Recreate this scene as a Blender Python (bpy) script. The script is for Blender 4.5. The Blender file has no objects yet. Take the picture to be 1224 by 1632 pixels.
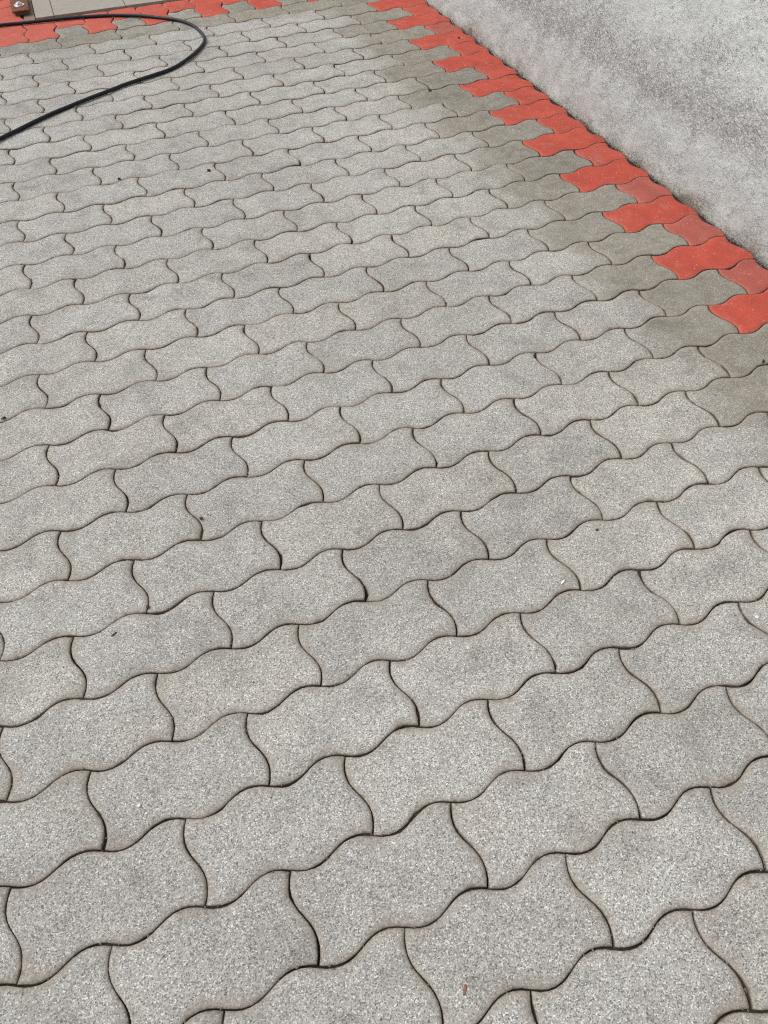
import bpy, bmesh, math, random
import numpy as np
from mathutils import Matrix, Vector

SC = bpy.context.scene
COL = SC.collection
random.seed(11)
P = 0.1125          # half the length of a wave-edged paving stone (22.5 x 11.25 cm)

# ------------------------------------------------------------------ camera
cam_d = bpy.data.cameras.new('camera')
cam = bpy.data.objects.new('camera', cam_d)
COL.objects.link(cam)
SC.camera = cam
cam_d.sensor_fit = 'VERTICAL'
cam_d.sensor_height = 36.0
cam_d.lens = 36.0 * 1124.4 / 1632.0
cam_d.clip_start = 0.05
cam_d.clip_end = 300
RX = Vector((0.93165091, -0.36307305, -0.0143016))
RY = Vector((-0.29360696, -0.72904498, -0.61829473))
RZ = Vector((0.21405965, 0.5802339, -0.78581619))
M = Matrix.Identity(4)
for a in range(3):
    M[a][0] = RX[a]; M[a][1] = -RY[a]; M[a][2] = -RZ[a]
M[0][3], M[1][3], M[2][3] = -0.06137593, -0.57230102, 0.99401503
cam.matrix_world = M

# ------------------------------------------------------------------ sky and sun (overcast day)
W = bpy.data.worlds.new('World')
SC.world = W
W.use_nodes = True
wn, wl = W.node_tree.nodes, W.node_tree.links
wn.clear()
sky = wn.new('ShaderNodeTexSky')
sky.sky_type = 'NISHITA'
sky.sun_disc = False
sky.sun_elevation = math.radians(52)
sky.sun_rotation = math.radians(-60)
sky.air_density = 1.0
sky.dust_density = 4.0
hs = wn.new('ShaderNodeHueSaturation')
hs.inputs['Saturation'].default_value = 0.16      # grey cloud cover
bg = wn.new('ShaderNodeBackground')
bg.inputs['Strength'].default_value = 0.145
wo = wn.new('ShaderNodeOutputWorld')
wl.new(sky.outputs[0], hs.inputs['Color'])
wl.new(hs.outputs[0], bg.inputs['Color'])
wl.new(bg.outputs[0], wo.inputs['Surface'])

sun_d = bpy.data.lights.new('sun', 'SUN')
sun_d.energy = 0.7
sun_d.angle = math.radians(45)
sun_d.color = (1.0, 0.97, 0.93)
sun = bpy.data.objects.new('sun', sun_d)
COL.objects.link(sun)
sd = Vector((math.sin(math.radians(-60)) * math.cos(math.radians(52)), math.cos(math.radians(-60)) * math.cos(math.radians(52)), math.sin(math.radians(52))))
sun.rotation_euler = sd.to_track_quat('Z', 'Y').to_euler()

SC.view_settings.view_transform = 'Standard'
SC.view_settings.look = 'None'
SC.view_settings.exposure = 0.29
SC.view_settings.gamma = 1
SC.view_settings.use_curve_mapping = False
SC.render.engine = 'CYCLES'
SC.cycles.use_denoising = False
SC.cycles.pixel_filter_type = 'BLACKMAN_HARRIS'
SC.cycles.filter_width = 1.15
SC.cycles.max_bounces = 5

# ------------------------------------------------------------------ helpers
def obj(name, verts, faces, mat, parent=None, smooth=False, attrs=None, loc=(0, 0, 0)):
    me = bpy.data.meshes.new(name)
    me.from_pydata([tuple(v) for v in verts], [], faces)
    me.materials.append(mat)
    if attrs:
        for k, vals in attrs.items():
            a = me.attributes.new(k, 'FLOAT', 'POINT')
            a.data.foreach_set('value', np.asarray(vals, dtype=np.float32))
    if smooth:
        me.polygons.foreach_set('use_smooth', [True] * len(me.polygons))
    me.update()
    o = bpy.data.objects.new(name, me)
    o.location = loc
    COL.objects.link(o)
    if parent is not None:
        o.parent = parent
    return o

def tag(o, label=None, cat=None, group=None, kind=None):
    if label: o['label'] = label
    if cat: o['category'] = cat
    if group: o['group'] = group
    if kind: o['kind'] = kind
    return o

def empty(name, loc):
    o = bpy.data.objects.new(name, None)
    o.location = loc
    o.empty_display_size = .05
    COL.objects.link(o)
    return o

class G:
    """small wrapper for building node graphs"""
    def __init__(s, name):
        s.m = bpy.data.materials.new(name)
        s.m.use_nodes = True
        s.t = s.m.node_tree
        s.t.nodes.clear()
        s.out = s.n('ShaderNodeOutputMaterial')
        s.b = s.n('ShaderNodeBsdfPrincipled')
        s.t.links.new(s.b.outputs[0], s.out.inputs['Surface'])
        s.pos = s.n('ShaderNodeNewGeometry').outputs['Position']
    def n(s, typ, **kw):
        nd = s.t.nodes.new(typ)
        for k, v in kw.items(): setattr(nd, k, v)
        return nd
    def put(s, sock, v):
        if isinstance(v, bpy.types.NodeSocket): s.t.links.new(v, sock)
        elif isinstance(v, (tuple, list)) and len(v) == 3 and sock.type == 'RGBA': sock.default_value = (*v, 1)
        else: sock.default_value = v
    def mth(s, op, a, b=0.0, c=0.0, clamp=False):
        nd = s.n('ShaderNodeMath', operation=op, use_clamp=clamp)
        s.put(nd.inputs[0], a); s.put(nd.inputs[1], b); s.put(nd.inputs[2], c)
        return nd.outputs[0]
    def mix(s, f, a, b, mode='MIX'):
        nd = s.n('ShaderNodeMix', data_type='RGBA', blend_type=mode)
        s.put(nd.inputs[0], f); s.put(nd.inputs[6], a); s.put(nd.inputs[7], b)
        return nd.outputs[2]
    def noise(s, scale, detail=2, rough=.5, dist=0.0, vec=None, col=False):
        nd = s.n('ShaderNodeTexNoise')
        s.put(nd.inputs['Vector'], vec if vec is not None else s.pos)
        nd.inputs['Scale'].default_value = scale; nd.inputs['Detail'].default_value = detail
        nd.inputs['Roughness'].default_value = rough; nd.inputs['Distortion'].default_value = dist
        return nd.outputs[1 if col else 0]
    def vor(s, scale, vec=None, feature='F1', rnd=1.0):
        nd = s.n('ShaderNodeTexVoronoi', feature=feature)
        s.put(nd.inputs['Vector'], vec if vec is not None else s.pos)
        nd.inputs['Scale'].default_value = scale
        nd.inputs['Randomness'].default_value = rnd
        return nd
    def ramp(s, f, stops, interp='LINEAR'):
        nd = s.n('ShaderNodeValToRGB')
        s.put(nd.inputs[0], f)
        cr = nd.color_ramp; cr.interpolation = interp
        while len(cr.elements) > 1: cr.elements.remove(cr.elements[-1])
        for i, (p, c) in enumerate(stops):
            e = cr.elements[0] if i == 0 else cr.elements.new(p)
            e.position = p
            e.color = (*c, 1) if isinstance(c, (tuple, list)) else (c, c, c, 1)
        return nd.outputs[0]
    def step(s, f, a, b):
        nd = s.n('ShaderNodeMapRange', interpolation_type='SMOOTHSTEP')
        s.put(nd.inputs[0], f); nd.inputs[1].default_value = a; nd.inputs[2].default_value = b
        return nd.outputs[0]
    def attr(s, name):
        return s.n('ShaderNodeAttribute', attribute_name=name).outputs['Fac']
    def xyz(s):
        nd = s.n('ShaderNodeSeparateXYZ'); s.put(nd.inputs[0], s.pos); return nd.outputs
    def sep(s, c):
        nd = s.n('ShaderNodeSeparateColor'); s.put(nd.inputs[0], c); return nd.outputs
    def bump(s, h, strength, dist, prev=None):
        nd = s.n('ShaderNodeBump')
        s.put(nd.inputs['Height'], h); nd.inputs['Strength'].default_value = strength
        nd.inputs['Distance'].default_value = dist
        if prev is not None: s.put(nd.inputs['Normal'], prev)
        return nd.outputs[0]
    def done(s, color, rough=.9, normal=None, spec=.3, metal=0.0):
        s.put(s.b.inputs['Base Color'], color); s.put(s.b.inputs['Roughness'], rough)
        s.put(s.b.inputs['Specular IOR Level'], spec); s.b.inputs['Metallic'].default_value = metal
        if normal is not None: s.put(s.b.inputs['Normal'], normal)
        return s.m

# ------------------------------------------------------------------ materials
def offset_pos(g):
    """shift the grain by a random amount per stone so that no two stones share it"""
    a = g.attr('tint')
    cb = g.n('ShaderNodeCombineXYZ')
    g.put(cb.inputs[2], g.mth('MULTIPLY', a, 37.0))
    va = g.n('ShaderNodeVectorMath', operation='ADD')
    g.put(va.inputs[0], g.pos); g.put(va.inputs[1], cb.outputs[0])
    return va.outputs[0]

def grey_stone():
    g = G('grey_concrete')
    v = offset_pos(g)
    tint = g.attr('tint'); edge = g.attr('edge')
    cells = g.vor(680, v)
    r = g.sep(cells.outputs['Color'])[0]
    grain = g.ramp(r, [(0, (.09, .086, .08)), (.10, (.19, .184, .172)), (.28, (.315, .307, .288)), (.55, (.40, .391, .367)), (.82, (.485, .475, .448)), (.94, (.64, .63, .60)), (1, (.86, .85, .82))])
    cells2 = g.vor(300, v)
    r2 = g.sep(cells2.outputs['Color'])
    near = g.step(cells2.outputs['Distance'], .36, .22)
    grain = g.mix(g.mth('MULTIPLY', near, g.step(r2[0], .90, .93)), grain, (.80, .79, .77))
    grain = g.mix(g.mth('MULTIPLY', near, g.step(r2[1], .93, .96)), grain, (.10, .098, .095))
    # worn bright face: mortar film between the grains
    film = g.noise(900, 2, .6, vec=v)
    worn = g.mix(.16, grain, g.ramp(film, [(.3, (.33, .325, .31)), (.7, (.53, .525, .505))]))
    # the newer, less worn olive-grey face near the wall
    fresh_c = g.ramp(g.noise(700, 3, .7, vec=v), [(.3, (.160, .144, .115)), (.7, (.285, .259, .214))])
    fresh_c = g.mix(g.mth('MULTIPLY', near, g.step(r2[2], .84, .87)), fresh_c, (.52, .50, .45))
    fresh_c = g.mix(g.mth('MULTIPLY', g.step(r, .80, .92), .55), fresh_c, (.42, .41, .37))
    px = g.xyz()
    newer = g.attr('newer')
    wob = g.mth('MULTIPLY', g.mth('SUBTRACT', g.noise(14, 4, .7), .5), 1.3)
    wob = g.mth('ADD', wob, g.mth('MULTIPLY', g.mth('SUBTRACT', g.noise(260, 2, .7), .5), .9))
    fr = g.step(g.mth('ADD', newer, wob), .15, .95)
    fr = g.mth('MULTIPLY', fr, g.ramp(g.noise(38, 4, .7), [(.28, .50), (.62, .97)]))
    c = g.mix(fr, worn, fresh_c)
    # per-stone tone and blotches
    c = g.mix(1.0, c, g.ramp(tint, [(0, (.935, .93, .925)), (.5, (1, 1, .995)), (1, (1.02, 1.005, .98))]), 'MULTIPLY')
    bl = g.noise(16, 3, .55, vec=v)
    c = g.mix(1.0, c, g.ramp(bl, [(.25, (.74, .735, .73)), (.46, (.96, .955, .95)), (.75, (1.08, 1.08, 1.07))]), 'MULTIPLY')
    c = g.mix(1.0, c, g.ramp(g.noise(2.1, 4, .6, .4), [(.3, (.88, .875, .865)), (.6, (1.04, 1.04, 1.04))]), 'MULTIPLY')
    big = g.noise(5.5, 5, .68, .8)
    c = g.mix(g.mth('MULTIPLY', g.step(big, .55, .72), .34), c, (.235, .225, .205))
    sm = g.noise(34, 4, .7, 1.0, vec=v)
    c = g.mix(g.mth('MULTIPLY', g.step(sm, .58, .74), .42), c, (.19, .185, .175))
    pink = g.step(g.noise(9, 2, .5, vec=v), .55, .75)
    c = g.mix(g.mth('MULTIPLY', pink, .5), c, g.mix(1, c, (1.04, .985, .95), 'MULTIPLY'))
    # dark pits
    pv = g.vor(46, v)
    pit = g.mth('MULTIPLY', g.step(pv.outputs['Distance'], .105, .05), g.step(g.sep(pv.outputs['Color'])[1], .74, .78))
    c = g.mix(g.mth('MULTIPLY', pit, .75), c, (.07, .065, .06))
    # brown dirt kept in the bevels and just behind them
    dn = g.noise(48, 4, .7, .5)
    dn2 = g.noise(420, 2, .7)
    e = g.mth('ADD', edge, g.mth('MULTIPLY', g.mth('SUBTRACT', dn, .5), 1.25))
    e = g.mth('ADD', e, g.mth('MULTIPLY', g.mth('SUBTRACT', dn2, .5), .35))
    d1 = g.mth('MULTIPLY', g.step(e, .02, .85), g.ramp(g.noise(13, 3, .6), [(.35, .35), (.65, .75)]))
    c = g.mix(d1, c, g.mix(dn2, (.23, .195, .155), (.37, .325, .27)))
    d2 = g.mth('MULTIPLY', g.step(e, .72, 1.25), .85)
    c = g.mix(d2, c, g.mix(dn2, (.045, .036, .027), (.13, .105, .08)))
    h = g.mth('ADD', g.mth('MULTIPLY', r, .6), g.mth('MULTIPLY', film, .8))
    n1 = g.bump(h, .55, .0007)
    n1 = g.bump(g.noise(110, 3, .6, vec=v), .35, .0012, n1)
    n1 = g.bump(g.mth('SUBTRACT', 0.0, pit), .6, .0015, n1)
    return g.done(c, .92, n1, .2)

def red_stone():
    g = G('red_concrete')
    v = offset_pos(g)
    tint = g.attr('tint'); edge = g.attr('edge')
    fine = g.noise(650, 3, .75, vec=v)
    c = g.ramp(fine, [(.28, (.33, .053, .034)), (.5, (.46, .080, .053)), (.75, (.56, .118, .082))])
    dull = g.ramp(fine, [(.28, (.29, .080, .064)), (.72, (.46, .145, .115))])
    c = g.mix(g.mth('MULTIPLY', g.step(tint, .45, .95), .75), c, dull)
    bl = g.noise(14, 3, .6, vec=v)
    c = g.mix(1.0, c, g.ramp(bl, [(.25, (.78, .80, .82)), (.7, (1.10, 1.06, 1.04))]), 'MULTIPLY')
    sv = g.vor(260, v); sc = g.sep(sv.outputs['Color'])
    dot = g.step(sv.outputs['Distance'], .34, .22)
    c = g.mix(g.mth('MULTIPLY', dot, g.step(sc[0], .97, .98)), c, (.72, .55, .47))
    c = g.mix(g.mth('MULTIPLY', dot, g.mth('MULTIPLY', g.step(sc[1], .95, .97), .7)), c, (.20, .05, .035))
    # grey dust film
    px = g.xyz()
    du = g.noise(22, 4, .65, .6)
    c = g.mix(g.mth('MULTIPLY', g.step(du, .50, .80), .28), c, (.42, .30, .26))
    far = g.mth('MULTIPLY', g.step(px[0], .6, -.1), .30)
    c = g.mix(far, c, (.56, .17, .13))
    dn2 = g.noise(380, 2, .7)
    e = g.mth('ADD', edge, g.mth('MULTIPLY', g.mth('SUBTRACT', g.noise(55, 4, .7, .5), .5), .8))
    c = g.mix(g.mth('MULTIPLY', g.step(e, .35, 1.0), .38), c, g.mix(dn2, (.33, .12, .09), (.48, .24, .19)))
    c = g.mix(g.mth('MULTIPLY', g.step(e, .80, 1.25), .75), c, (.12, .06, .045))
    n1 = g.bump(fine, .5, .0006)
    n1 = g.bump(g.noise(90, 3, .6, vec=v), .35, .0012, n1)
    return g.done(c, .88, n1, .22)

def bedding():
    g = G('joint_sand')
    c = g.ramp(g.noise(260, 4, .7), [(.3, (.020, .015, .011)), (.62, (.065, .05, .038)), (.85, (.13, .105, .08))])
    return g.done(c, .95, g.bump(g.noise(180, 4, .7), .8, .003), .1)

def soil():
    g = G('earth')
    c = g.ramp(g.noise(6, 8, .7), [(.3, (.10, .085, .065)), (.7, (.21, .185, .15))])
    c = g.mix(.4, c, g.ramp(g.noise(160, 3, .7), [(.3, (.06, .05, .04)), (.7, (.30, .27, .23))]))
    return g.done(c, .95, g.bump(g.noise(90, 5, .7), .7, .006), .15)

def plaster():
    g = G('cement_render')
    px = g.xyz()
    mp = g.n('ShaderNodeVectorMath', operation='MULTIPLY'); g.put(mp.inputs[0], g.pos); mp.inputs[1].default_value = (1, .62, 1)
    g.pos = mp.outputs[0]
    z = px[2]
    slow = g.noise(3.2, 4, .6)
    med = g.noise(13, 4, .65)
    fine = g.noise(260, 3, .75)
    # worm-like creases of the trowelled coat
    vv = g.n('ShaderNodeVectorMath', operation='ADD')
    wn_ = g.n('ShaderNodeVectorMath', operation='SCALE'); g.put(wn_.inputs[0], g.noise(30, 3, .6, col=True)); wn_.inputs[3].default_value = .035
    g.put(vv.inputs[0], g.pos); g.put(vv.inputs[1], wn_.outputs[0])
    def worms(scale, width, vec):
        return g.step(g.mth('ABSOLUTE', g.mth('SUBTRACT', g.noise(scale, 2, .55, 1.2, vec), .5)), width, width * .2)
    gaps = g.step(g.noise(26, 3, .6), .47, .58)
    gaps2 = g.step(g.noise(9, 4, .7), .52, .62)
    cre = g.mth('MAXIMUM', g.mth('MULTIPLY', worms(85, .030, vv.outputs[0]), gaps), g.mth('MULTIPLY', worms(26, .007, vv.outputs[0]), gaps2))
    zz = g.mth('ADD', z, g.mth('MULTIPLY', g.mth('SUBTRACT', med, .5), .10))
    zz = g.mth('ADD', zz, g.mth('MULTIPLY', g.mth('SUBTRACT', slow, .5), .16))
    grit = g.vor(330)
    gr = g.sep(grit.outputs['Color'])
    zz = g.mth('ADD', zz, g.mth('MULTIPLY', g.mth('SUBTRACT', gr[0], .5), .060))
    low = g.step(zz, .142, .126)                    # smooth skimmed strip
    up = g.step(zz, .185, .33)
    band = g.mth('MULTIPLY', g.mth('SUBTRACT', 1.0, low), g.mth('SUBTRACT', 1.0, up))
    c_up = g.ramp(med, [(.25, (.50, .525, .515)), (.5, (.60, .625, .612)), (.75, (.70, .72, .705))])
    c_up = g.mix(g.mth('MULTIPLY', g.step(slow, .48, .7), .35), c_up, (.46, .455, .43))
    c_low = g.ramp(g.noise(19, 6, .72), [(.3, (.41, .445, .435)), (.5, (.46, .495, .483)), (.72, (.52, .555, .538))])
    c_band = g.ramp(gr[0], [(0, (.13, .13, .125)), (.35, (.28, .28, .27)), (.7, (.42, .42, .41)), (.92, (.62, .62, .60)), (1, (.82, .82, .80))])
    c_band = g.mix(.32, c_band, (.40, .405, .395))
    c = g.mix(up, g.mix(low, c_band, c_low), c_up)
    # the darker gritty patches reach up unevenly
    pat = g.mth('MULTIPLY', g.step(g.noise(5.5, 4, .6, .6), .50, .68), g.step(zz, .46, .26))
    pat = g.mth('MULTIPLY', pat, g.mth('SUBTRACT', 1.0, low))
    c = g.mix(g.mth('MULTIPLY', pat, .45), c, c_band)
    c = g.mix(.30, c, g.mix(1.0, c, g.ramp(fine, [(.25, (.5, .5, .5)), (.75, (1.5, 1.5, 1.5))]), 'MULTIPLY'))
    gm = g.mth('MULTIPLY', g.mth('SUBTRACT', 1.0, low), g.mth('SUBTRACT', .30, g.mth('MULTIPLY', up, .17)))
    c = g.mix(gm, c, g.ramp(gr[1], [(0, (.20, .20, .19)), (.5, (.46, .46, .45)), (1, (.72, .72, .71))]))
    c = g.mix(g.mth('MULTIPLY', cre, g.mth('ADD', g.mth('MULTIPLY', up, .34), .24)), c, (.17, .17, .165))
    c = g.mix(g.mth('MULTIPLY', low, .28), c, g.ramp(gr[2], [(0, (.17, .17, .16)), (.25, (.38, .385, .37)), (.75, (.50, .51, .50)), (1, (.68, .68, .66))]))
    # specks on the smooth strip
    sv = g.vor(120); s2 = g.sep(sv.outputs['Color'])
    sp = g.mth('MULTIPLY', g.step(sv.outputs['Distance'], .22, .10), g.step(s2[0], .70, .76))
    sp = g.mth('MULTIPLY', sp, g.mth('MULTIPLY', low, g.step(z, .16, .0)))
    c = g.mix(g.mth('MULTIPLY', sp, .8), c, (.10, .095, .085))
    # splash dirt at the foot
    dz = g.mth('ADD', z, g.mth('MULTIPLY', g.mth('SUBTRACT', g.noise(12, 4, .65), .5), -.13))
    dz = g.mth('ADD', dz, g.mth('MULTIPLY', g.mth('SUBTRACT', g.noise(240, 3, .8), .5), .030))
    foot = g.mth('MULTIPLY', g.step(dz, .048, .0), g.mth('ADD', .35, g.mth('MULTIPLY', g.step(g.noise(300, 2, .7), .42, .58), .5)))
    c = g.mix(foot, c, g.mix(fine, (.12, .10, .075), (.29, .255, .20)))
    crust = g.mth('MULTIPLY', g.step(dz, .006, -.016), .65)
    c = g.mix(crust, c, g.mix(fine, (.035, .028, .02), (.12, .10, .075)))
    n1 = g.bump(g.mth('SUBTRACT', fine, g.mth('MULTIPLY', cre, .9)), .8, .0018)
    rough_h = g.mth('MULTIPLY', gr[0], g.mth('SUBTRACT', 1.0, g.mth('MULTIPLY', low, .85)))
    n1 = g.bump(rough_h, .9, .0022, n1)
    n1 = g.bump(g.noise(70, 4, .65), .6, .004, n1)
    return g.done(c, .93, n1, .2)

def tile_mat():
    g = G('stone_tile')
    c = g.ramp(g.noise(28, 5, .65), [(.25, (.245, .218, .178)), (.75, (.335, .30, .25))])
    c = g.mix(.25, c, g.ramp(g.noise(420, 3, .7), [(.3, (.22, .21, .19)), (.7, (.56, .53, .49))]))
    return g.done(c, .7, g.bump(g.noise(300, 3, .6), .3, .0008), .35)

def grout_mat():
    g = G('grout')
    return g.done(g.ramp(g.noise(150, 4, .7), [(.3, (.09, .08, .065)), (.7, (.24, .215, .18))]), .95, g.bump(g.noise(200, 3, .6), .6, .002), .1)

def rubber():
    g = G('black_rubber')
    nz = g.noise(120, 4, .7)
    c = g.ramp(nz, [(.4, (.004, .005, .010)), (.74, (.012, .014, .022)), (.88, (.06, .058, .054))])
    return g.done(c, g.ramp(g.noise(60, 3, .6), [(.3, .42), (.7, .58)]), g.bump(g.noise(500, 2, .5), .15, .0004), .35)

def rust():
    g = G('rusty_steel')
    c = g.ramp(g.noise(90, 6, .75, .8), [(.25, (.03, .010, .005)), (.45, (.10, .028, .010)), (.62, (.24, .075, .020)), (.8, (.06, .02, .010))])
    return g.done(c, .7, g.bump(g.noise(240, 4, .7), .6, .0012), .4, .2)

def zinc():
    g = G('zinc_plated_steel')
    return g.done(g.ramp(g.noise(200, 3, .6), [(.3, (.50, .50, .49)), (.7, (.78, .78, .77))]), .32, None, .5, .9)

def plain(name, c, rough=.85):
    g = G(name)
    return g.done(g.mix(.5, c, g.mix(g.noise(700, 3, .7), tuple(x * .5 for x in c), tuple(min(1, x * 1.4) for x in c))), rough, g.bump(g.noise(500, 3, .6), .5, .0008), .25)

M_GREY, M_RED, M_BED, M_SOIL, M_WALL = grey_stone(), red_stone(), bedding(), soil(), plaster()
M_TILE, M_GROUT, M_RUB, M_RUST, M_ZINC = tile_mat(), grout_mat(), rubber(), rust(), zinc()

# ------------------------------------------------------------------ ground
def box_data(x0, y0, z0, x1, y1, z1, b=0.0):
    bm = bmesh.new()
    bmesh.ops.create_cube(bm, size=1)
    for v in bm.verts:
        v.co = Vector(((x0 + x1) / 2 + v.co.x * (x1 - x0), (y0 + y1) / 2 + v.co.y * (y1 - y0), (z0 + z1) / 2 + v.co.z * (z1 - z0)))
    if b: bmesh.ops.bevel(bm, geom=bm.edges[:], offset=b, segments=2, affect='EDGES', profile=.6)
    vs = [v.co.copy() for v in bm.verts]
    bm.verts.index_update()
    fs = [[v.index for v in f.verts] for f in bm.faces]
    bm.free()
    return vs, fs

tag(obj('ground', [(-60, -60, -.06), (60, -60, -.06), (60, 60, -.06), (-60, 60, -.06)], [(0, 1, 2, 3)], M_SOIL), kind='structure')

# pavement: sand bed that carries every stone
def bed(name, x0, y0, x1, y1, nx, ny, zt):
    rnd = np.random.RandomState(3)
    vs, fs = [], []
    for j in range(ny + 1):
        for i in range(nx + 1):
            vs.append((x0 + (x1 - x0) * i / nx, y0 + (y1 - y0) * j / ny, zt + rnd.uniform(-.0035, .0042)))
    for j in range(ny):
        for i in range(nx):
            a = j * (nx + 1) + i
            fs.append((a, a + 1, a + nx + 2, a + nx + 1))
    n = len(vs)
    vs += [(x0, y0, -.058), (x1, y0, -.058), (x1, y1, -.058), (x0, y1, -.058)]
    c = [0, nx, (ny + 1) * (nx + 1) - 1, ny * (nx + 1)]
    fs += [(n, n + 1, c[1], c[0]), (n + 1, n + 2, c[2], c[1]), (n + 2, n + 3, c[3], c[2]), (n + 3, n, c[0], c[3])]
    return obj(name, vs, fs, M_BED)

I0, I1, R0, R1 = -10, 12, -34, 11
pavement = tag(bed('pavement', I0 * P - .02, -R1 * P - .02, 10 * P, 25 * P, 70, 120, -.0075), kind='structure')
border_a = tag(bed('pavement_border', 10 * P, -R1 * P - .02, 12.35 * P, 25 * P, 10, 120, -.0075), kind='structure')
border_b = tag(bed('pavement_border', I0 * P - .02, 25 * P, 12.35 * P, 34 * P, 70, 30, -.0075), kind='structure')

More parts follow.
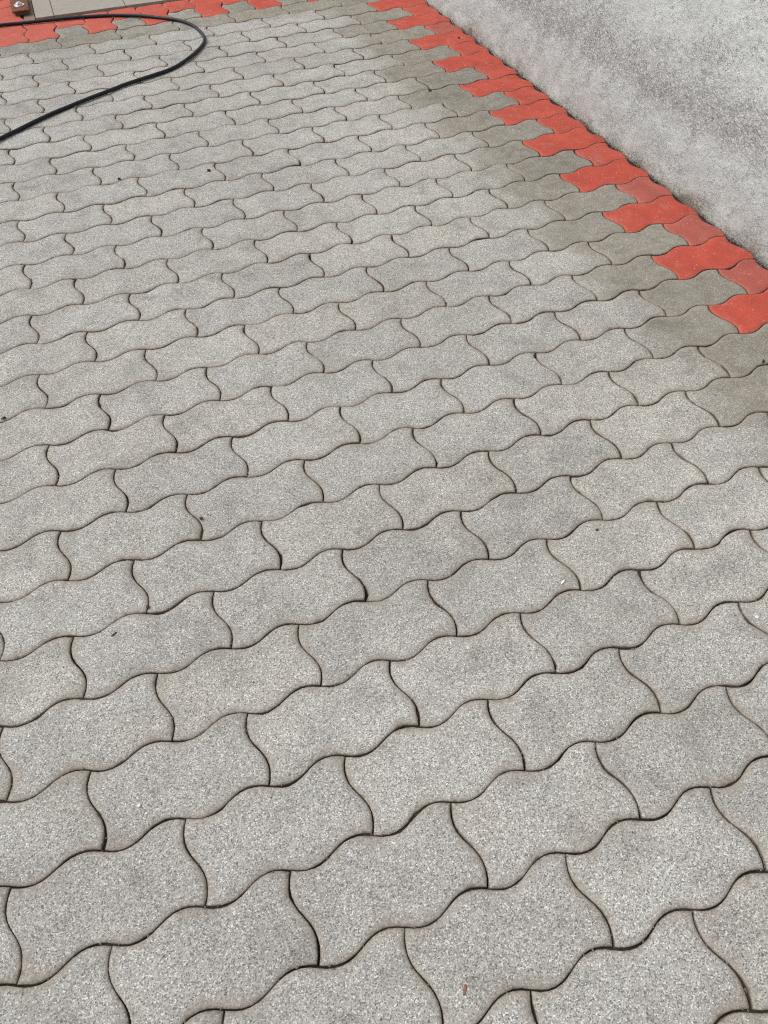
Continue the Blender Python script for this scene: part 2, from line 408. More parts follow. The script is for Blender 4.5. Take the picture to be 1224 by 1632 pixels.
# how far each stone corner has crept from the ideal laying grid, tenths of a mm
WARP = [[tuple(map(int, c.split())) for c in row.split(',')] for row in '''-9 0,-9 0,-9 0,-9 0,-9 0,-9 0,-9 0,-9 0,-9 -1,-9 -1,-8 -1,-8 -1,-8 -1,-7 -2,-7 -2,-6 -2,-6 -3,-6 -3,-5 -3,-5 -3,-4 -3,-4 -3,-3 -3,-3 -2,-3 -2,-3 -2,-4 -2,-5 -2,-6 -2,-7 -2,-8 -2,-9 -2,-10 -3,-11 -3,-11 -3,-12 -3,-12 -3,-11 -3,-11 -3,-11 -3,-11 -3,-11 -3;-9 0,-9 0,-9 0,-9 0,-9 0,-9 0,-9 0,-9 0,-9 -1,-9 -1,-8 -1,-8 -1,-8 -1,-7 -2,-7 -2,-7 -2,-6 -3,-6 -3,-5 -3,-5 -3,-4 -3,-4 -3,-3 -3,-3 -2,-3 -2,-3 -2,-4 -2,-5 -2,-6 -2,-7 -2,-8 -2,-10 -2,-11 -3,-11 -3,-12 -3,-12 -3,-12 -3,-12 -3,-11 -3,-11 -3,-11 -3,-11 -3;-9 0,-10 0,-10 0,-10 0,-10 0,-10 0,-10 0,-10 0,-9 -1,-9 -1,-9 -1,-8 -1,-8 -1,-8 -2,-7 -2,-7 -3,-6 -3,-6 -3,-5 -3,-5 -4,-4 -3,-4 -3,-3 -3,-3 -2,-3 -2,-3 -2,-3 -1,-4 -1,-5 -2,-7 -2,-9 -2,-10 -2,-12 -3,-12 -3,-13 -3,-13 -3,-12 -3,-12 -3,-12 -3,-11 -3,-11 -3,-11 -3;-10 1,-10 1,-10 0,-10 0,-10 0,-10 0,-10 0,-10 0,-10 -1,-9 -1,-9 -1,-9 -1,-8 -1,-8 -2,-7 -2,-7 -3,-7 -3,-6 -4,-6 -4,-5 -4,-4 -4,-3 -4,-3 -3,-2 -2,-2 -2,-2 -1,-2 -1,-3 -1,-5 -1,-7 -2,-9 -2,-11 -3,-13 -3,-14 -3,-14 -4,-14 -4,-13 -3,-12 -3,-12 -3,-11 -3,-11 -3,-11 -3;-10 1,-10 1,-10 1,-11 0,-11 0,-11 0,-11 0,-11 0,-10 -1,-10 -1,-10 -1,-9 -1,-9 -1,-8 -2,-8 -2,-7 -3,-7 -3,-7 -4,-6 -5,-5 -5,-4 -5,-3 -4,-2 -3,-1 -2,-1 -2,-1 -1,-1 -1,-2 -1,-4 -1,-7 -1,-10 -2,-13 -3,-16 -3,-16 -4,-16 -4,-15 -4,-14 -4,-13 -4,-12 -3,-12 -3,-11 -3,-11 -3;-10 1,-11 1,-11 1,-11 1,-12 0,-12 0,-12 0,-12 -1,-11 -1,-11 -1,-10 -1,-10 -1,-9 -1,-9 -2,-8 -2,-8 -3,-8 -4,-8 -5,-7 -6,-6 -6,-4 -6,-3 -5,-1 -4,0 -2,1 -1,1 0,1 0,-1 0,-2 0,-6 -1,-10 -2,-17 -3,-20 -4,-20 -5,-19 -5,-17 -5,-15 -4,-14 -4,-13 -3,-12 -3,-11 -3,-11 -3;-11 1,-11 1,-11 1,-12 1,-13 0,-13 0,-14 -1,-13 -1,-12 -1,-11 0,-11 0,-10 0,-10 -1,-10 -1,-7 -2,-7 -3,-9 -4,-10 -6,-8 -7,-8 -8,-4 -8,-3 -7,0 -4,0 -2,3 -1,3 1,4 2,2 2,1 1,-5 -1,-8 -2,-25 -4,-26 -6,-26 -5,-22 -6,-18 -6,-16 -5,-14 -4,-13 -3,-12 -3,-11 -3,-11 -2;-11 2,-11 2,-12 2,-13 1,-14 1,-15 0,-17 -1,-15 -1,-14 -1,-12 0,-12 0,-10 1,-12 0,-14 -1,-3 -1,-6 -4,-10 -5,-15 -6,-9 -8,-12 -11,0 -11,-6 -10,5 -5,-2 -2,9 -1,3 2,11 5,2 3,11 4,-7 -1,8 0,-19 -4,-12 -5,-27 -11,-24 -10,-19 -8,-16 -6,-14 -4,-13 -3,-12 -3,-11 -2,-11 -2;-11 2,-11 2,-12 2,-13 2,-15 1,-18 0,-24 -3,-14 -2,-19 -2,-10 0,-14 0,-6 4,-14 2,-8 0,-12 -3,-4 -5,-11 -6,-8 -8,-12 -13,-3 -16,-9 -17,2 -15,-3 -9,9 -6,4 -3,5 1,2 6,9 5,2 5,7 1,3 -1,-10 -3,-19 -6,-14 -10,-27 -14,-19 -9,-16 -6,-14 -4,-12 -3,-11 -2,-11 -2,-10 -1;-11 3,-11 3,-12 3,-13 3,-15 2,-17 1,-21 0,-22 0,-13 1,-15 2,-6 4,-13 6,-7 6,-11 4,0 -1,-6 -6,0 -6,-12 -11,-2 -17,-2 -21,5 -23,4 -20,13 -16,10 -11,16 -9,11 -1,18 4,16 6,19 5,7 3,9 0,-6 -4,5 -3,-16 -10,-12 -9,-15 -8,-14 -6,-13 -4,-12 -2,-11 -1,-10 -1,-10 -1;-11 4,-11 4,-12 4,-13 4,-14 3,-14 3,-22 2,-17 2,-19 3,-8 5,-9 7,-11 9,-12 11,-2 7,-7 1,1 -5,-1 -9,-6 -14,-4 -20,5 -25,1 -26,7 -23,9 -20,16 -14,10 -6,17 3,15 7,21 6,14 8,17 9,5 10,4 5,-3 3,-6 1,-17 -11,-15 -9,-13 -5,-12 -2,-11 -1,-10 0,-9 0,-9 0;-11 5,-11 5,-11 5,-12 5,-13 5,-15 5,-16 5,-20 6,-14 7,-10 9,-11 10,-12 12,-3 13,0 8,5 2,-2 -5,2 -10,-6 -17,1 -23,2 -29,8 -29,8 -27,15 -25,13 -16,14 -7,18 0,26 4,25 5,25 8,15 12,15 13,5 9,9 6,-3 3,-3 0,-16 -11,-12 -3,-10 0,-9 1,-9 1,-8 1,-8 2;-10 6,-10 6,-11 6,-12 7,-13 7,-15 7,-18 8,-12 10,-16 11,-9 12,-13 13,-2 14,-4 14,6 9,3 2,5 -4,-5 -9,-3 -18,-4 -26,3 -30,6 -32,10 -29,13 -28,17 -18,13 -6,19 1,20 3,23 7,15 11,12 15,5 16,7 15,3 11,2 8,-9 1,-10 -2,-9 4,-8 4,-8 4,-8 3,-7 3,-7 3;-10 7,-10 7,-10 8,-11 8,-12 9,-13 10,-13 12,-11 13,-11 14,-8 14,-7 14,-2 13,5 12,5 8,11 3,4 -4,-2 -11,-5 -19,3 -23,3 -34,5 -35,7 -33,13 -29,16 -20,20 -9,20 -2,22 2,21 6,19 11,10 11,9 15,8 12,10 15,4 3,0 6,-3 -5,-5 18,-6 9,-6 6,-7 5,-6 4,-6 4;-9 8,-9 8,-10 9,-10 9,-11 10,-13 12,-15 14,-9 17,-10 18,-4 17,-5 15,6 13,7 11,6 7,1 4,3 -3,-2 -11,0 -20,1 -31,3 -35,0 -36,3 -32,3 -27,13 -19,12 -8,14 2,12 8,16 14,10 15,8 13,2 13,8 19,6 19,4 18,-3 9,-5 12,-5 12,-5 9,-5 7,-6 6,-6 5,-6 5;-8 9,-8 9,-9 10,-9 11,-10 12,-12 12,-9 16,-8 19,-2 21,-1 20,-1 18,4 16,12 12,11 7,9 4,3 -3,3 -11,0 -21,3 -31,1 -37,1 -36,1 -34,3 -26,7 -18,11 -7,12 0,14 7,13 13,15 18,9 15,5 17,6 16,4 22,2 13,-1 10,-3 10,-4 10,-4 8,-4 7,-5 6,-5 5,-5 5;-7 10,-7 10,-7 11,-8 12,-9 13,-10 15,-11 19,-2 21,-3 24,1 23,0 21,7 17,7 13,12 9,7 5,4 -2,-2 -9,-2 -19,-2 -28,0 -33,-4 -35,-3 -31,-2 -24,1 -15,2 -7,5 -1,7 5,9 14,8 17,5 19,1 15,-1 23,4 12,1 11,-1 10,-2 9,-3 9,-3 8,-4 7,-4 6,-4 6,-4 5;-6 10,-6 11,-6 11,-7 13,-7 14,-8 17,-4 20,-1 22,3 24,0 24,6 21,5 18,10 14,9 9,7 4,1 -3,-3 -9,-6 -17,-4 -25,-4 -32,-4 -31,-7 -29,-7 -21,-6 -14,-4 -7,1 -2,5 2,8 7,7 14,1 16,-1 20,4 11,2 11,0 10,-1 9,-2 8,-2 8,-3 7,-3 7,-3 6,-4 6,-4 5;-5 11,-5 11,-5 12,-5 13,-5 15,-4 17,-4 21,3 22,4 24,5 22,6 19,8 17,5 14,5 11,2 4,-1 -1,-4 -8,-6 -14,-7 -20,-5 -24,-7 -25,-10 -24,-14 -20,-14 -11,-13 -7,-7 -3,-4 -2,-3 6,-2 9,-5 18,-5 13,-1 10,0 9,-1 9,-1 8,-2 8,-2 7,-3 7,-3 6,-3 6,-3 6,-3 5;-4 11,-4 11,-4 12,-3 13,-3 14,-1 16,1 17,8 18,10 20,7 19,7 17,7 15,6 12,4 8,2 3,0 -3,0 -9,-3 -13,-3 -18,-5 -20,-8 -22,-13 -23,-14 -19,-12 -15,-10 -11,-6 -11,-3 -5,1 -3,-2 5,-4 9,-3 9,-2 8,-1 8,-1 8,-1 7,-2 7,-2 7,-2 6,-3 6,-3 6,-3 5,-3 5;-3 11,-3 11,-3 12,-2 12,-1 13,0 14,2 15,5 16,7 16,7 16,8 15,8 14,6 10,4 8,2 3,1 -2,0 -7,-2 -11,-3 -14,-5 -17,-6 -19,-11 -18,-14 -18,-14 -15,-12 -14,-10 -9,-8 -5,-6 1,-4 3,-4 5,-3 6,-2 7,-2 7,-2 7,-2 6,-2 6,-2 6,-2 6,-2 6,-3 5,-3 5,-3 5;-2 11,-2 11,-2 12,-1 12,0 13,1 13,2 14,4 14,5 14,6 14,6 13,6 11,5 8,4 6,2 2,1 -2,0 -6,-2 -9,-3 -12,-4 -14,-5 -16,-4 -18,-9 -16,-7 -19,-11 -12,-5 -15,-6 -8,-5 -2,-4 1,-4 3,-3 4,-3 5,-2 5,-2 6,-2 6,-2 6,-2 6,-2 5,-2 5,-2 5,-2 5,-2 5;-2 11,-2 11,-1 11,-1 12,0 12,1 13,2 13,3 13,4 13,5 12,5 11,5 9,4 7,3 4,2 1,1 -2,0 -5,-1 -8,-2 -10,-3 -13,-4 -14,-5 -15,-7 -15,-7 -15,-8 -12,-6 -11,-5 -7,-5 -4,-4 -1,-4 1,-3 3,-3 4,-2 4,-2 5,-2 5,-2 5,-2 5,-2 5,-2 5,-2 5,-2 5,-2 5;-1 11,-1 11,-1 11,0 12,0 12,1 12,2 12,3 12,4 12,4 11,4 10,4 8,3 6,3 4,2 1,1 -2,0 -5,-1 -7,-2 -9,-3 -11,-4 -13,-5 -13,-6 -13,-6 -13,-6 -11,-6 -9,-5 -7,-5 -4,-4 -2,-4 0,-3 2,-3 3,-3 4,-2 4,-2 5,-2 5,-2 5,-2 5,-2 5,-2 5,-2 5,-2 5;-1 11,-1 11,-1 11,0 11,0 12,1 12,2 12,3 12,3 11,4 10,4 9,4 8,3 6,2 4,2 1,1 -2,0 -4,-1 -7,-2 -9,-3 -11,-4 -12,-5 -13,-5 -13,-6 -12,-6 -11,-6 -9,-5 -6,-5 -4,-4 -2,-4 0,-3 2,-3 3,-3 4,-2 4,-2 5,-2 5,-2 5,-2 5,-2 5,-2 5,-2 5,-2 5'''.split(';')]
WI, WR = -10, -30
def warp(i, r):
    a = min(max(i - WI, 0), len(WARP) - 1.001); b = min(max(r - WR, 0), len(WARP[0]) - 1.001)
    i0, r0 = int(a), int(b); fa, fb = a - i0, b - r0
    o = [0, 0]
    for k in (0, 1):
        o[k] = ((WARP[i0][r0][k] * (1 - fa) + WARP[i0 + 1][r0][k] * fa) * (1 - fb) + (WARP[i0][r0 + 1][k] * (1 - fa) + WARP[i0 + 1][r0 + 1][k] * fa) * fb) / 10000.
    return o

AMP = .074
def wv(t):
    s = math.sin(2 * math.pi * t)
    return AMP * (s * (1.10 - .10 * s * s))
def lat(i, r):
    w = warp(i, r)
    return Vector((i * P + w[0], -r * P + w[1]))
def newer_at(i, r):
    """0 = worn and washed grain, 1 = younger closed face, in grid units"""
    def st(x, a, b):
        x = min(1, max(0, (x - a) / (b - a))); return x * x * (3 - 2 * x)
    return max(st(i, 7.7, 9.0) * st(r, 1.2, -1.2), st(-r, 23.3, 24.3) * .82)

def stone_data(i0, i1, r0, r1, n, cut_top=False, seed=0):
    """i0<i1, r0<r1 in grid units (r grows towards the camera)."""
    rnd = random.Random(seed)
    def F(i, r):
        if cut_top:
            s = (r - r0) / (r1 - r0)
            q = r0 - .115 + (r1 - r0 + .115) * s + wv(i) * min(1, s * 1.5)
            ed_ = min(i - i0, i1 - i)
            q += max(0, .10 - ed_) * 1.1 * max(0, 1 - 6 * s)
            return lat(i - wv(r), q)
        return lat(i - wv(r), r + wv(i))
    c = F((i0 + i1) / 2, (r0 + r1) / 2)
    m = 2 * n * (i1 - i0 + r1 - r0)
    ph = [rnd.uniform(0, 6.28) for _ in range(5)]
    gap0 = .0006 + rnd.uniform(0, .0004)
    z0 = rnd.uniform(-.0006, .0006)
    tx, ty = rnd.gauss(0, .0045), rnd.gauss(0, .006)
    rings = [(0.0, -.034, 1.0), (0.0, -.0036, 1.2), (.0007, -.0017, .90), (.0040, -.0006, .66), (.0095, 0, .30)]
    chips = [(rnd.uniform(0, m), rnd.uniform(.5, 1.3), rnd.uniform(.0012, .0034)) for _ in range(rnd.choice((0, 1, 1, 2, 3)))]
    vs, ed = [], []
    def put(p, z, e, q):
        vs.append((p.x - c.x, p.y - c.y, z + (z0 + tx * (p.x - c.x) + ty * (p.y - c.y) if q else 0))); ed.append(e)
    for q, (ins, zr, e) in enumerate(rings):
        for k in range(m):
            z = zr
            t = 2 * math.pi * k / m
            g = max(.00015, gap0 + .0004 * math.sin(3 * t + ph[0]) + .0003 * math.sin(7 * t + ph[1]) + .00025 * rnd.uniform(-1, 1))
            wob = 1 + .22 * math.sin(5 * t + ph[2]) + .16 * math.sin(11 * t + ph[3])
            cq = 0
            for ck, cw, cd in chips:
                dk = abs(k - ck); dk = min(dk, m - dk)
                cq += cd * math.exp(-(dk / cw) ** 2)
            if 1 <= q <= 3: g += cq * (.8, .8, .55)[q - 1]; z -= cq * (.5, .55, .25)[q - 1]
            d = (g + ins * wob) / P
            ii, rr = RC(i0, i1, r0, r1, d, n, k)
            put(F(ii, rr), z + (.0004 * rnd.uniform(-1, 1) if q in (1, 2) else 0), e, q)
    fs = []
    for q in range(len(rings) - 1):
        for k in range(m):
            a, b = q * m + k, q * m + (k + 1) % m
            fs.append((a, b, b + m, a + m))
    # cap: a clean grid whose border is the ring 18 mm inside the outline
    nu, nv = n * (i1 - i0), n * (r1 - r0)
    base = len(vs); d = .0175 / P
    for jv in range(nv + 1):
        for ju in range(nu + 1):
            put(F(i0 + d + (i1 - i0 - 2 * d) * ju / nu, r1 - d + (r0 - r1 + 2 * d) * jv / nv), .0001, 0.0, 1)
    def gi(u, v): return base + v * (nu + 1) + u
    bor = [gi(k, 0) for k in range(nu)] + [gi(nu, k) for k in range(nv)] + [gi(nu - k, nv) for k in range(nu)] + [gi(0, nv - k) for k in range(nv)]
    o = (len(rings) - 1) * m
    for k in range(m):
        fs.append((o + k, o + (k + 1) % m, bor[(k + 1) % m], bor[k]))
    for v in range(nv):
        for u in range(nu):
            fs.append((gi(u, v), gi(u + 1, v), gi(u + 1, v + 1), gi(u, v + 1)))
    return vs, fs, ed, c

def RC(i0, i1, r0, r1, d, n, k):
    a, b, c_, e = i0 + d, i1 - d, r0 + d, r1 - d
    nu, nv = n * (i1 - i0), n * (r1 - r0)
    if k < nu: return a + (b - a) * k / nu, e
    k -= nu
    if k < nv: return b, e + (c_ - e) * k / nv
    k -= nv
    if k < nu: return b + (a - b) * k / nu, c_
    k -= nu
    return a, c_ + (e - c_) * k / nv

RXm = (RX, RY, RZ); CP = Vector((-0.06137593, -0.57230102, 0.99401503))
def project(x, y, z=0):
    d = Vector((x, y, z)) - CP
    zc = RZ.dot(d)
    if zc < .05: return (1e5, 1e5)
    return (612 + 1124.4 * RX.dot(d) / zc, 816 + 1124.4 * RY.dot(d) / zc)
def in_view(i0, i1, r0, r1):
    for a in (0, .5, 1):
        for b in (0, .5, 1):
            x, y = project((i0 + (i1 - i0) * a) * P, -(r0 + (r1 - r0) * b) * P)
            if -6 < x < 1230 and -6 < y < 1638: return True
    return False

outer = {'grey': [[], [], [], [], []], 'red': [[], [], [], [], []]}
count = {'grey': 0, 'red': 0}
sd_ = 100
def stone(i0, i1, r0, r1, colour, parent, cut=False):
    global sd_
    sd_ += 1
    dist = (Vector(((i0 + i1) / 2 * P, -(r0 + r1) / 2 * P, 0)) - CP).length
    n = 12 if dist < 1.6 else (9 if dist < 2.4 else 7)
    vis = in_view(i0, i1, r0, r1)
    vs, fs, ed, c = stone_data(i0, i1, r0, r1, n if vis else 6, cut, sd_)
    tint = random.Random(sd_ * 7 + 1).random()
    whole = newer_at((i0 + i1) / 2, (r0 + r1) / 2) + random.Random(sd_ * 3).uniform(-.32, .26)
    nw = [.42 * whole + .58 * newer_at((v[0] + c.x) / P, -(v[1] + c.y) / P) for v in vs]
    if colour == 'red' and i1 - i0 == 1 and r0 > -25: tint = .55 + .45 * tint
    elif colour == 'red': tint *= .6
    mat = M_RED if colour == 'red' else M_GREY
    if vis and count[colour] < 300:
        count[colour] += 1
        obj('paving_stone', vs, fs, mat, parent, True, {'edge': ed, 'tint': [tint] * len(vs), 'newer': nw}, (c.x, c.y, 0))
    else:
        o = outer[colour]; k = len(o[0])
        o[0] += [(v[0] + c.x, v[1] + c.y, v[2]) for v in vs]
        o[1] += [tuple(q + k for q in f) for f in fs]
        o[2] += ed; o[3] += [tint] * len(vs); o[4] += nw

# field of grey stones in running bond, red stones toothed in along the wall
for r in range(-25, R1):
    if r % 2 == 0:
        for i in range(I0, 10, 2): stone(i, i + 2, r, r + 1, 'grey', pavement)
        stone(10, 12, r, r + 1, 'red', border_a)
    else:
        for i in range(I0 - 1, 11, 2): stone(i, i + 2, r, r + 1, 'grey', pavement)
        stone(11, 12, r, r + 1, 'red', border_a)
# end border: upright red stones alternating with a grey and a red half
for i in range(-2, 12):
    if i % 2 == 0:
        stone(i, i + 1, -27, -25, 'red', border_b, True)
    else:
        stone(i, i + 1, -26, -25, 'grey', border_b)
        stone(i, i + 1, -27, -26, 'red', border_b, True)
for r in range(-34, -25 ):
    for i in range(-10, -2, 2):
        s = 1 if r % 2 else 0
        a, b = i, i + 2
        stone(a, b, r, r + 1, 'red', border_b)
for k, par in (('grey', pavement), ('red', border_b)):
    o = outer[k]
    if o[0]:
        tag(obj('outer_paving_stones', o[0], o[1], M_RED if k == 'red' else M_GREY, par, True, {'edge': o[2], 'tint': o[3], 'newer': o[4]}), kind='stuff')
print('stones', count)

# ------------------------------------------------------------------ wall
WX = 12.17 * P
def fbm(x, y, seed, octs, f0):
    rs = np.random.RandomState(seed)
    out = np.zeros_like(x); a = 1.0; tot = 0; f = f0
    for _ in range(octs):
        acc = np.zeros_like(x)
        for _ in range(7):
            th = rs.uniform(0, 2 * np.pi); q = f * rs.uniform(.7, 1.4)
            acc += np.sin(2 * np.pi * q * (x * np.cos(th) + y * np.sin(th)) + rs.uniform(0, 6.28))
        out += a * acc / 2.6; tot += a; a *= .55; f *= 2.1
    return out / tot
wall_root = tag(empty('wall', (WX, 2.0, 0)), 'rough pale grey cement-rendered wall rising beside the red paving border', 'wall')
ys = np.concatenate([np.arange(-1.6, .3, .03), np.arange(.3, 4.2, .0065), np.arange(4.2, 5.01, .03)])
zs = np.concatenate([np.arange(-.055, .62, .0055), np.arange(.62, 2.41, .03)])
Y, Z = np.meshgrid(ys, zs)
lumps = fbm(Y, Z, 5, 3, 2.2) * .0035 + fbm(Y, Z, 9, 3, 11) * .0016
topl = .135 + .018 * fbm(Y, Z * 0, 21, 4, 2.0) + .006 * fbm(Y, Z, 23, 2, 16)
skim = 1 / (1 + np.exp((Z - topl) / .012))
gr = np.random.RandomState(8).uniform(-1, 1, Y.shape) * (.0009 * (1 - skim) + .0002)
foot = np.clip((.05 - Z) / .05, 0, 1) ** 2 * .006
X = -(lumps * .7 + skim * .0065 + gr + foot)
X = np.minimum(X, 0.004)
nz_, ny_ = Y.shape
vs = np.stack([X.ravel(), Y.ravel() - 2.0, Z.ravel()], 1).tolist()
idx = np.arange(nz_ * ny_).reshape(nz_, ny_)
fs = np.stack([idx[:-1, :-1], idx[1:, :-1], idx[1:, 1:], idx[:-1, 1:]], -1).reshape(-1, 4).tolist()
face = obj('render_coat', vs, fs, M_WALL, wall_root, True)
v2, f2 = box_data(.006, -3.6, -.058, .25, 3.0, 2.40, .004)
obj('wall_core', v2, f2, M_WALL, wall_root)
v2, f2 = box_data(-.03, -3.65, 2.402, .28, 3.05, 2.45, .006)
obj('coping', v2, f2, M_GROUT, wall_root)

# soil and grit packed in the crack between the stones and the wall
rnd = random.Random(4)
vs, fs = [], []
NY = 900
prof = 6
for j in range(NY + 1):
    y = -1.2 + (25 * P + 1.6 + 1.2) * j / NY
    hh = .0035 * math.sin(y * 31 + 1) * math.sin(y * 13) + .0025 * math.sin(y * 77)
    for k in range(prof):
        u = k / (prof - 1)
        x = 11.90 * P + (WX + .004 - 11.90 * P) * u
        z = -.012 + (.008 + hh) * u ** 2.2 + rnd.uniform(-.0014, .0014)
        vs.append((x, y, z))
for j in range(NY):
    for k in range(prof - 1):
        a = j * prof + k
        fs.append((a, a + 1, a + prof + 1, a + prof))
tag(obj('crack_soil', vs, fs, M_BED, None, True), 'dark soil packed in the crack between red stones and wall', 'soil', None, 'stuff')

# ------------------------------------------------------------------ threshold of light tiles
th = tag(empty('threshold', (0, 29 * P, 0)), 'light beige-grey flat tiles laid beyond the red border at the top', 'threshold')
TZ = .006
y0 = 27.17 * P - 29 * P
v2, f2 = box_data(-1.56 * P, y0 + .004, -.057, 12.1 * P, y0 + 1.25, TZ - .003)
obj('mortar_bed', v2, f2, M_GROUT, th)
edges = [-1.58, -.93, 1.63, 4.18, 6.73, 9.28, 11.83]
for row in range(4):
    for a, b in zip(edges[:-1], edges[1:]):
        ya = y0 + row * .303
        v2, f2 = box_data(a * P + .0015, ya, -.012, b * P - .0015, ya + .300, TZ, .0012)
        o = obj('tile', v2, f2, M_TILE, th)
# mortar smeared between the tiles, the plate and the red stones
tag(obj('mortar_patch', *box_data(-1.985 * P, 27.05 * P, -.055, -1.60 * P, 34 * P, -.0015, .003), plain('brown_mortar', (.26, .17, .13))), kind='structure')

# ------------------------------------------------------------------ rusty foot plate
fp = tag(empty('foot_plate', (-2.01 * P, 28.40 * P, 0)), 'small rusty brown steel plate held by a shiny bolt, top left by the tiles', 'metal plate')
PZ = .012
hw, yb, yf = .034, .14, -.072
bm = bmesh.new()
cr = .009
out = []
for cx, cy, a0 in ((hw - cr, yf + cr, -90), (hw - cr, yb - cr, 0), (-hw + cr, yb - cr, 90), (-hw + cr, yf + cr, 180)):
    for k in range(5):
        a = math.radians(a0 + 90 * k / 4)
        out.append((cx + cr * math.cos(a), cy + cr * math.sin(a)))
lower = [bm.verts.new((x, y, PZ)) for x, y in out]
upper = [bm.verts.new((x, y, PZ + .006)) for x, y in out]
inner = [bm.verts.new((x * .97, y * .985, PZ + .0072)) for x, y in out]
N_ = len(out)
bm.faces.new(list(reversed(lower)))
for k in range(N_):
    q = (k + 1) % N_
    bm.faces.new((lower[k], lower[q], upper[q], upper[k]))
    bm.faces.new((upper[k], upper[q], inner[q], inner[k]))
bm.faces.new(inner)
bm.verts.index_update()
obj('plate', [v.co.copy() for v in bm.verts], [[v.index for v in f.verts] for f in bm.faces], M_RUST, fp)
bm.free()
v2, f2 = box_data(-.026, -.058, -.001, .026, .125, PZ - .0002, .002)
obj('mortar_pad', v2, f2, M_GROUT, fp)
def lathe(prof, n, cx=0, cy=0):
    vs, fs = [], []
    for r_, z_ in prof:
        for k in range(n):
            a = 2 * math.pi * k / n
            vs.append((cx + r_ * math.cos(a), cy + r_ * math.sin(a), z_))
    for q in range(len(prof) - 1):
        for k in range(n):
            a, b = q * n + k, q * n + (k + 1) % n
            fs.append((a, b, b + n, a + n))
    fs.append(tuple(range((len(prof) - 1) * n, len(prof) * n)))
    return vs, fs
T = PZ + .0072
v2, f2 = lathe([(.021, T - .0005), (.021, T + .0018), (.020, T + .0025), (.010, T + .0025)], 32)
obj('washer', v2, f2, M_ZINC, fp, False)
bolt = obj('bolt', *lathe([(.0065, T), (.0065, T + .0105), (.0055, T + .0118), (.001, T + .012)], 20), M_ZINC, fp)
obj('nut', *lathe([(.0125, T + .0025), (.0125, T + .0080), (.0110, T + .0092), (.0064, T + .0092)], 6), M_ZINC, bolt)

# ------------------------------------------------------------------ hose
HP = [(-1.9, 2.62), (-1.35, 2.86), (-.8, 2.99), (-.5, 3.018), (-.314, 3.022), (-.221, 3.017), (-.118, 3.005), (.001, 2.988), (.118, 2.953), (.225, 2.900), (.303, 2.843), (.356, 2.783), (.394, 2.705), (.411, 2.620), (.402, 2.538), (.366, 2.452), (.307, 2.373), (.228, 2.312), (.135, 2.264), (.053, 2.231), (-.02, 2.197), (-.093, 2.158), (-.163, 2.117), (-.231, 2.072), (-.298, 2.025), (-.361, 1.98), (-.58, 1.80), (-.86, 1.50), (-1.3, 1.2), (-1.9, 1.05)]
HR = .0058
def catmull(ps, n):
    out = []
    for k in range(len(ps) - 1):
        p0 = ps[max(k - 1, 0)]; p1 = ps[k]; p2 = ps[k + 1]; p3 = ps[min(k + 2, len(ps) - 1)]
        for q in range(n):
            t = q / n
            out.append(tuple(.5 * (2 * b + (c - a) * t + (2 * a - 5 * b + 4 * c - d) * t * t + (-a + 3 * b - 3 * c + d) * t ** 3) for a, b, c, d in zip(p0, p1, p2, p3)))
    out.append(ps[-1])
    return out
HP = [(x + .0035 * math.sin(k * 2.3), y + .0035 * math.sin(k * 1.7 + 1)) for k, (x, y) in enumerate(HP)]
path = catmull(HP, 10)
for _ in range(6):
    path = [path[0]] + [tuple((path[k - 1][a] + 2 * path[k][a] + path[k + 1][a]) / 4 for a in (0, 1)) for k in range(1, len(path) - 1)] + [path[-1]]
vs, fs = [], []
NS = 20
for k, (x, y) in enumerate(path):
    a = Vector(path[max(k - 1, 0)]); b = Vector(path[min(k + 1, len(path) - 1)])
    t = (b - a).normalized(); s = Vector((-t.y, t.x))
    zc = HR + .0002 + (.0065 if False else 0) + .0012 * abs(math.sin(k * .13))
    for q in range(NS):
        an = 2 * math.pi * q / NS
        vs.append((x + s.x * HR * math.cos(an), y + s.y * HR * math.cos(an), zc + HR * math.sin(an)))
for k in range(len(path) - 1):
    for q in range(NS):
        a, b = k * NS + q, k * NS + (q + 1) % NS
        fs.append((a, b, b + NS, a + NS))
fs.append(tuple(range(NS))); n_ = (len(path) - 1) * NS
fs.append(tuple(range(n_ + NS - 1, n_ - 1, -1)))
tag(obj('hose', vs, fs, M_RUB, None, True), 'thin black rubber hose lying in a wide loop on the paving', 'hose')

# ------------------------------------------------------------------ small loose things
def ground_pt(px, py, z=0.0):
    d = RX * ((px - 612) / 1124.4) + RY * ((py - 816) / 1124.4) + RZ
    return CP + d * ((z - CP.z) / d.z)
def chip_data(rnd, sx, sy, sz, ang):
    bm = bmesh.new()
    bmesh.ops.create_icosphere(bm, subdivisions=2, radius=1)
    ca, sa = math.cos(ang), math.sin(ang)
    for v in bm.verts:
        k = 1 + rnd.uniform(-.28, .28)
        x, y, z = v.co.x * sx * k, v.co.y * sy * k, v.co.z * sz * k
        v.co = (x * ca - y * sa, x * sa + y * ca, z + sz * .8)
    bm.verts.index_update()
    r = [v.co.copy() for v in bm.verts], [[v.index for v in f.verts] for f in bm.faces]
    bm.free()
    return r
M_WHITE = plain('white_stone_chip', (.82, .81, .78))
M_DARKB = plain('dark_pebble', (.055, .052, .055))
M_BROWN = plain('dry_leaf', (.26, .13, .06))
M_BLUE = plain('bluish_black_crumb', (.03, .032, .05))
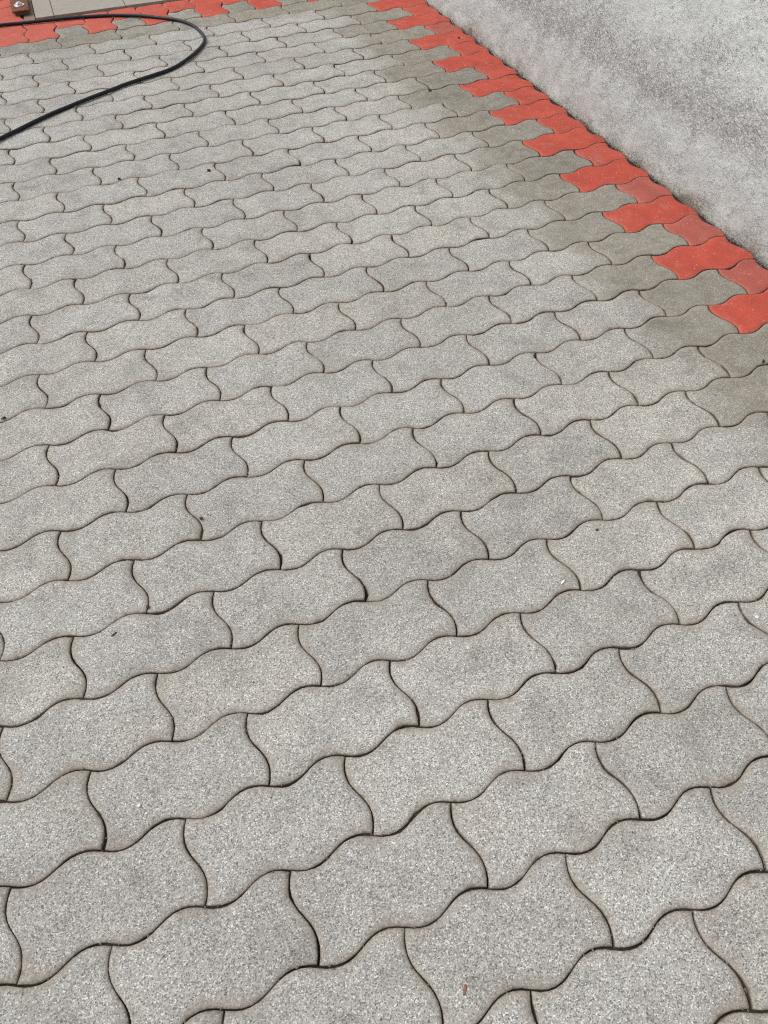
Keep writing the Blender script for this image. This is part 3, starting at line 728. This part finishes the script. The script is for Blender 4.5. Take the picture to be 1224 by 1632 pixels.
loose = [
 (932, 823, .0030, .0012, .0008, .1, M_WHITE, 'stone_chip', 'tiny white chip lying on grey stone right of centre, the upper of two', 'chip'),
 (897, 928, .0060, .0018, .0009, .5, M_WHITE, 'stone_chip', 'longer white sliver lying on grey stone right of centre, the lower of two', 'chip'),
 (222, 1284, .0026, .0026, .0011, 0, M_WHITE, 'stone_chip', 'round white grain on a grey stone at lower left', 'chip'),
 (1206, 984, .0032, .0028, .0012, 0, M_WHITE, 'stone_chip', 'white grain on a cut-off grey stone at the right edge', 'chip'),
 (741, 1577, .0055, .0020, .0006, .9, M_BROWN, 'leaf_fragment', 'small reddish brown dry leaf fragment near the bottom edge', 'leaf'),
 (190, 286, .0050, .0040, .0028, 0, M_DARKB, 'pebble', 'dark round crumb on a grey stone left below the hose', 'pebble'),
 (333, 273, .0055, .0045, .0035, 0, M_DARKB, 'pebble', 'single black crumb on a grey stone below the hose loop', 'pebble'),
 (685, 145, .0060, .0045, .0030, 0, M_DARKB, 'pebble', 'black crumb on an olive grey stone near the red border', 'pebble'),
 (731, 61, .0050, .0045, .0030, 0, M_DARKB, 'pebble', 'black crumb on a red stone near the top of the wall border', 'pebble'),
 (951, 845, .0026, .0020, .0014, 0, M_DARKB, 'pebble', 'tiny black crumb on the grey stone below the white chip', 'pebble'),
 (1216, 577, .0050, .0022, .0030, .8, M_BLUE, 'crumb', 'bluish black crumb in the joint at the right edge', 'crumb'),
 (182, 1011, .0050, .0018, .0008, .6, M_DARKB, 'crumb', 'flat dark crumb on a grey stone at mid left', 'crumb'),
 (321, 827, .0028, .0034, .0020, .2, M_DARKB, 'crumb', 'dark crumb at a short joint left of centre', 'crumb'),
 (236, 968, .0026, .0040, .0018, .2, M_DARKB, 'crumb', 'dark crumb at the foot of a short joint at mid left', 'crumb'),
 (6, 667, .0050, .0026, .0020, .5, M_DARKB, 'crumb', 'dark crumb in the joint at the left edge', 'crumb'),
]
rnd = random.Random(77)
for px, py, sx, sy, sz, an, mat, nm, lab, cat in loose:
    p = ground_pt(px, py)
    v2, f2 = chip_data(rnd, sx, sy, sz, an)
    tag(obj(nm, v2, f2, mat, None, True, None, (p.x, p.y, .0004)), lab, cat, {'stone_chip': 'white grains on the paving', 'pebble': 'dark pebbles on the paving', 'crumb': 'dark crumbs along the joints'}.get(nm))

# dry crumbs and grit caught in the joints (uncountable)
vs, fs = [], []
ico_v = [(0, 0, 1), (.9, 0, .2), (.3, .85, .2), (-.7, .5, .2), (-.7, -.5, .2), (.3, -.85, .2), (0, 0, -.6)]
ico_f = [(0, 1, 2), (0, 2, 3), (0, 3, 4), (0, 4, 5), (0, 5, 1), (6, 2, 1), (6, 3, 2), (6, 4, 3), (6, 5, 4), (6, 1, 5)]
def crumb(x, y, z, s):
    k = len(vs); a = rnd.uniform(0, 6.28); ca, sa = math.cos(a), math.sin(a)
    fx = rnd.uniform(.6, 1.5)
    for v in ico_v:
        vx, vy = v[0] * fx * s, v[1] * s
        vs.append((x + vx * ca - vy * sa, y + vx * sa + vy * ca, z + v[2] * s * .7))
    fs.extend([tuple(q + k for q in f) for f in ico_f])
for _ in range(4200):
    r = rnd.uniform(-25.5, 7); 
    if rnd.random() < .45: r = rnd.uniform(-25.5, -8)
    if rnd.random() < .55:
        i = rnd.uniform(-5, 12); rr = round(r); q = lat(i, rr + wv(i))
    else:
        rr = math.floor(r); i = rnd.randrange(-3, 6) * 2 + (rr % 2); q = lat(i - wv(r), r)
    jit = rnd.gauss(0, .0016)
    crumb(q.x + jit, q.y + rnd.gauss(0, .0016), rnd.uniform(-.0035, -.001), rnd.uniform(.0007, .0021))
for _ in range(1300):
    y = rnd.uniform(.2, 3.9)
    u = abs(rnd.gauss(0, .010))
    crumb(WX - .008 - u, y, -.0035 + max(0, .006 - u * .5), rnd.uniform(.0008, .0030))
for _ in range(350):
    y = rnd.uniform(.3, 3.6); crumb(WX - .018 - abs(rnd.gauss(0, .04)), y, .0003, rnd.uniform(.0004, .0011))
tag(obj('joint_grit', vs, fs, M_GROUT), 'dark dry grit and crumbs caught in the paving joints and wall crack', 'grit', None, 'stuff')
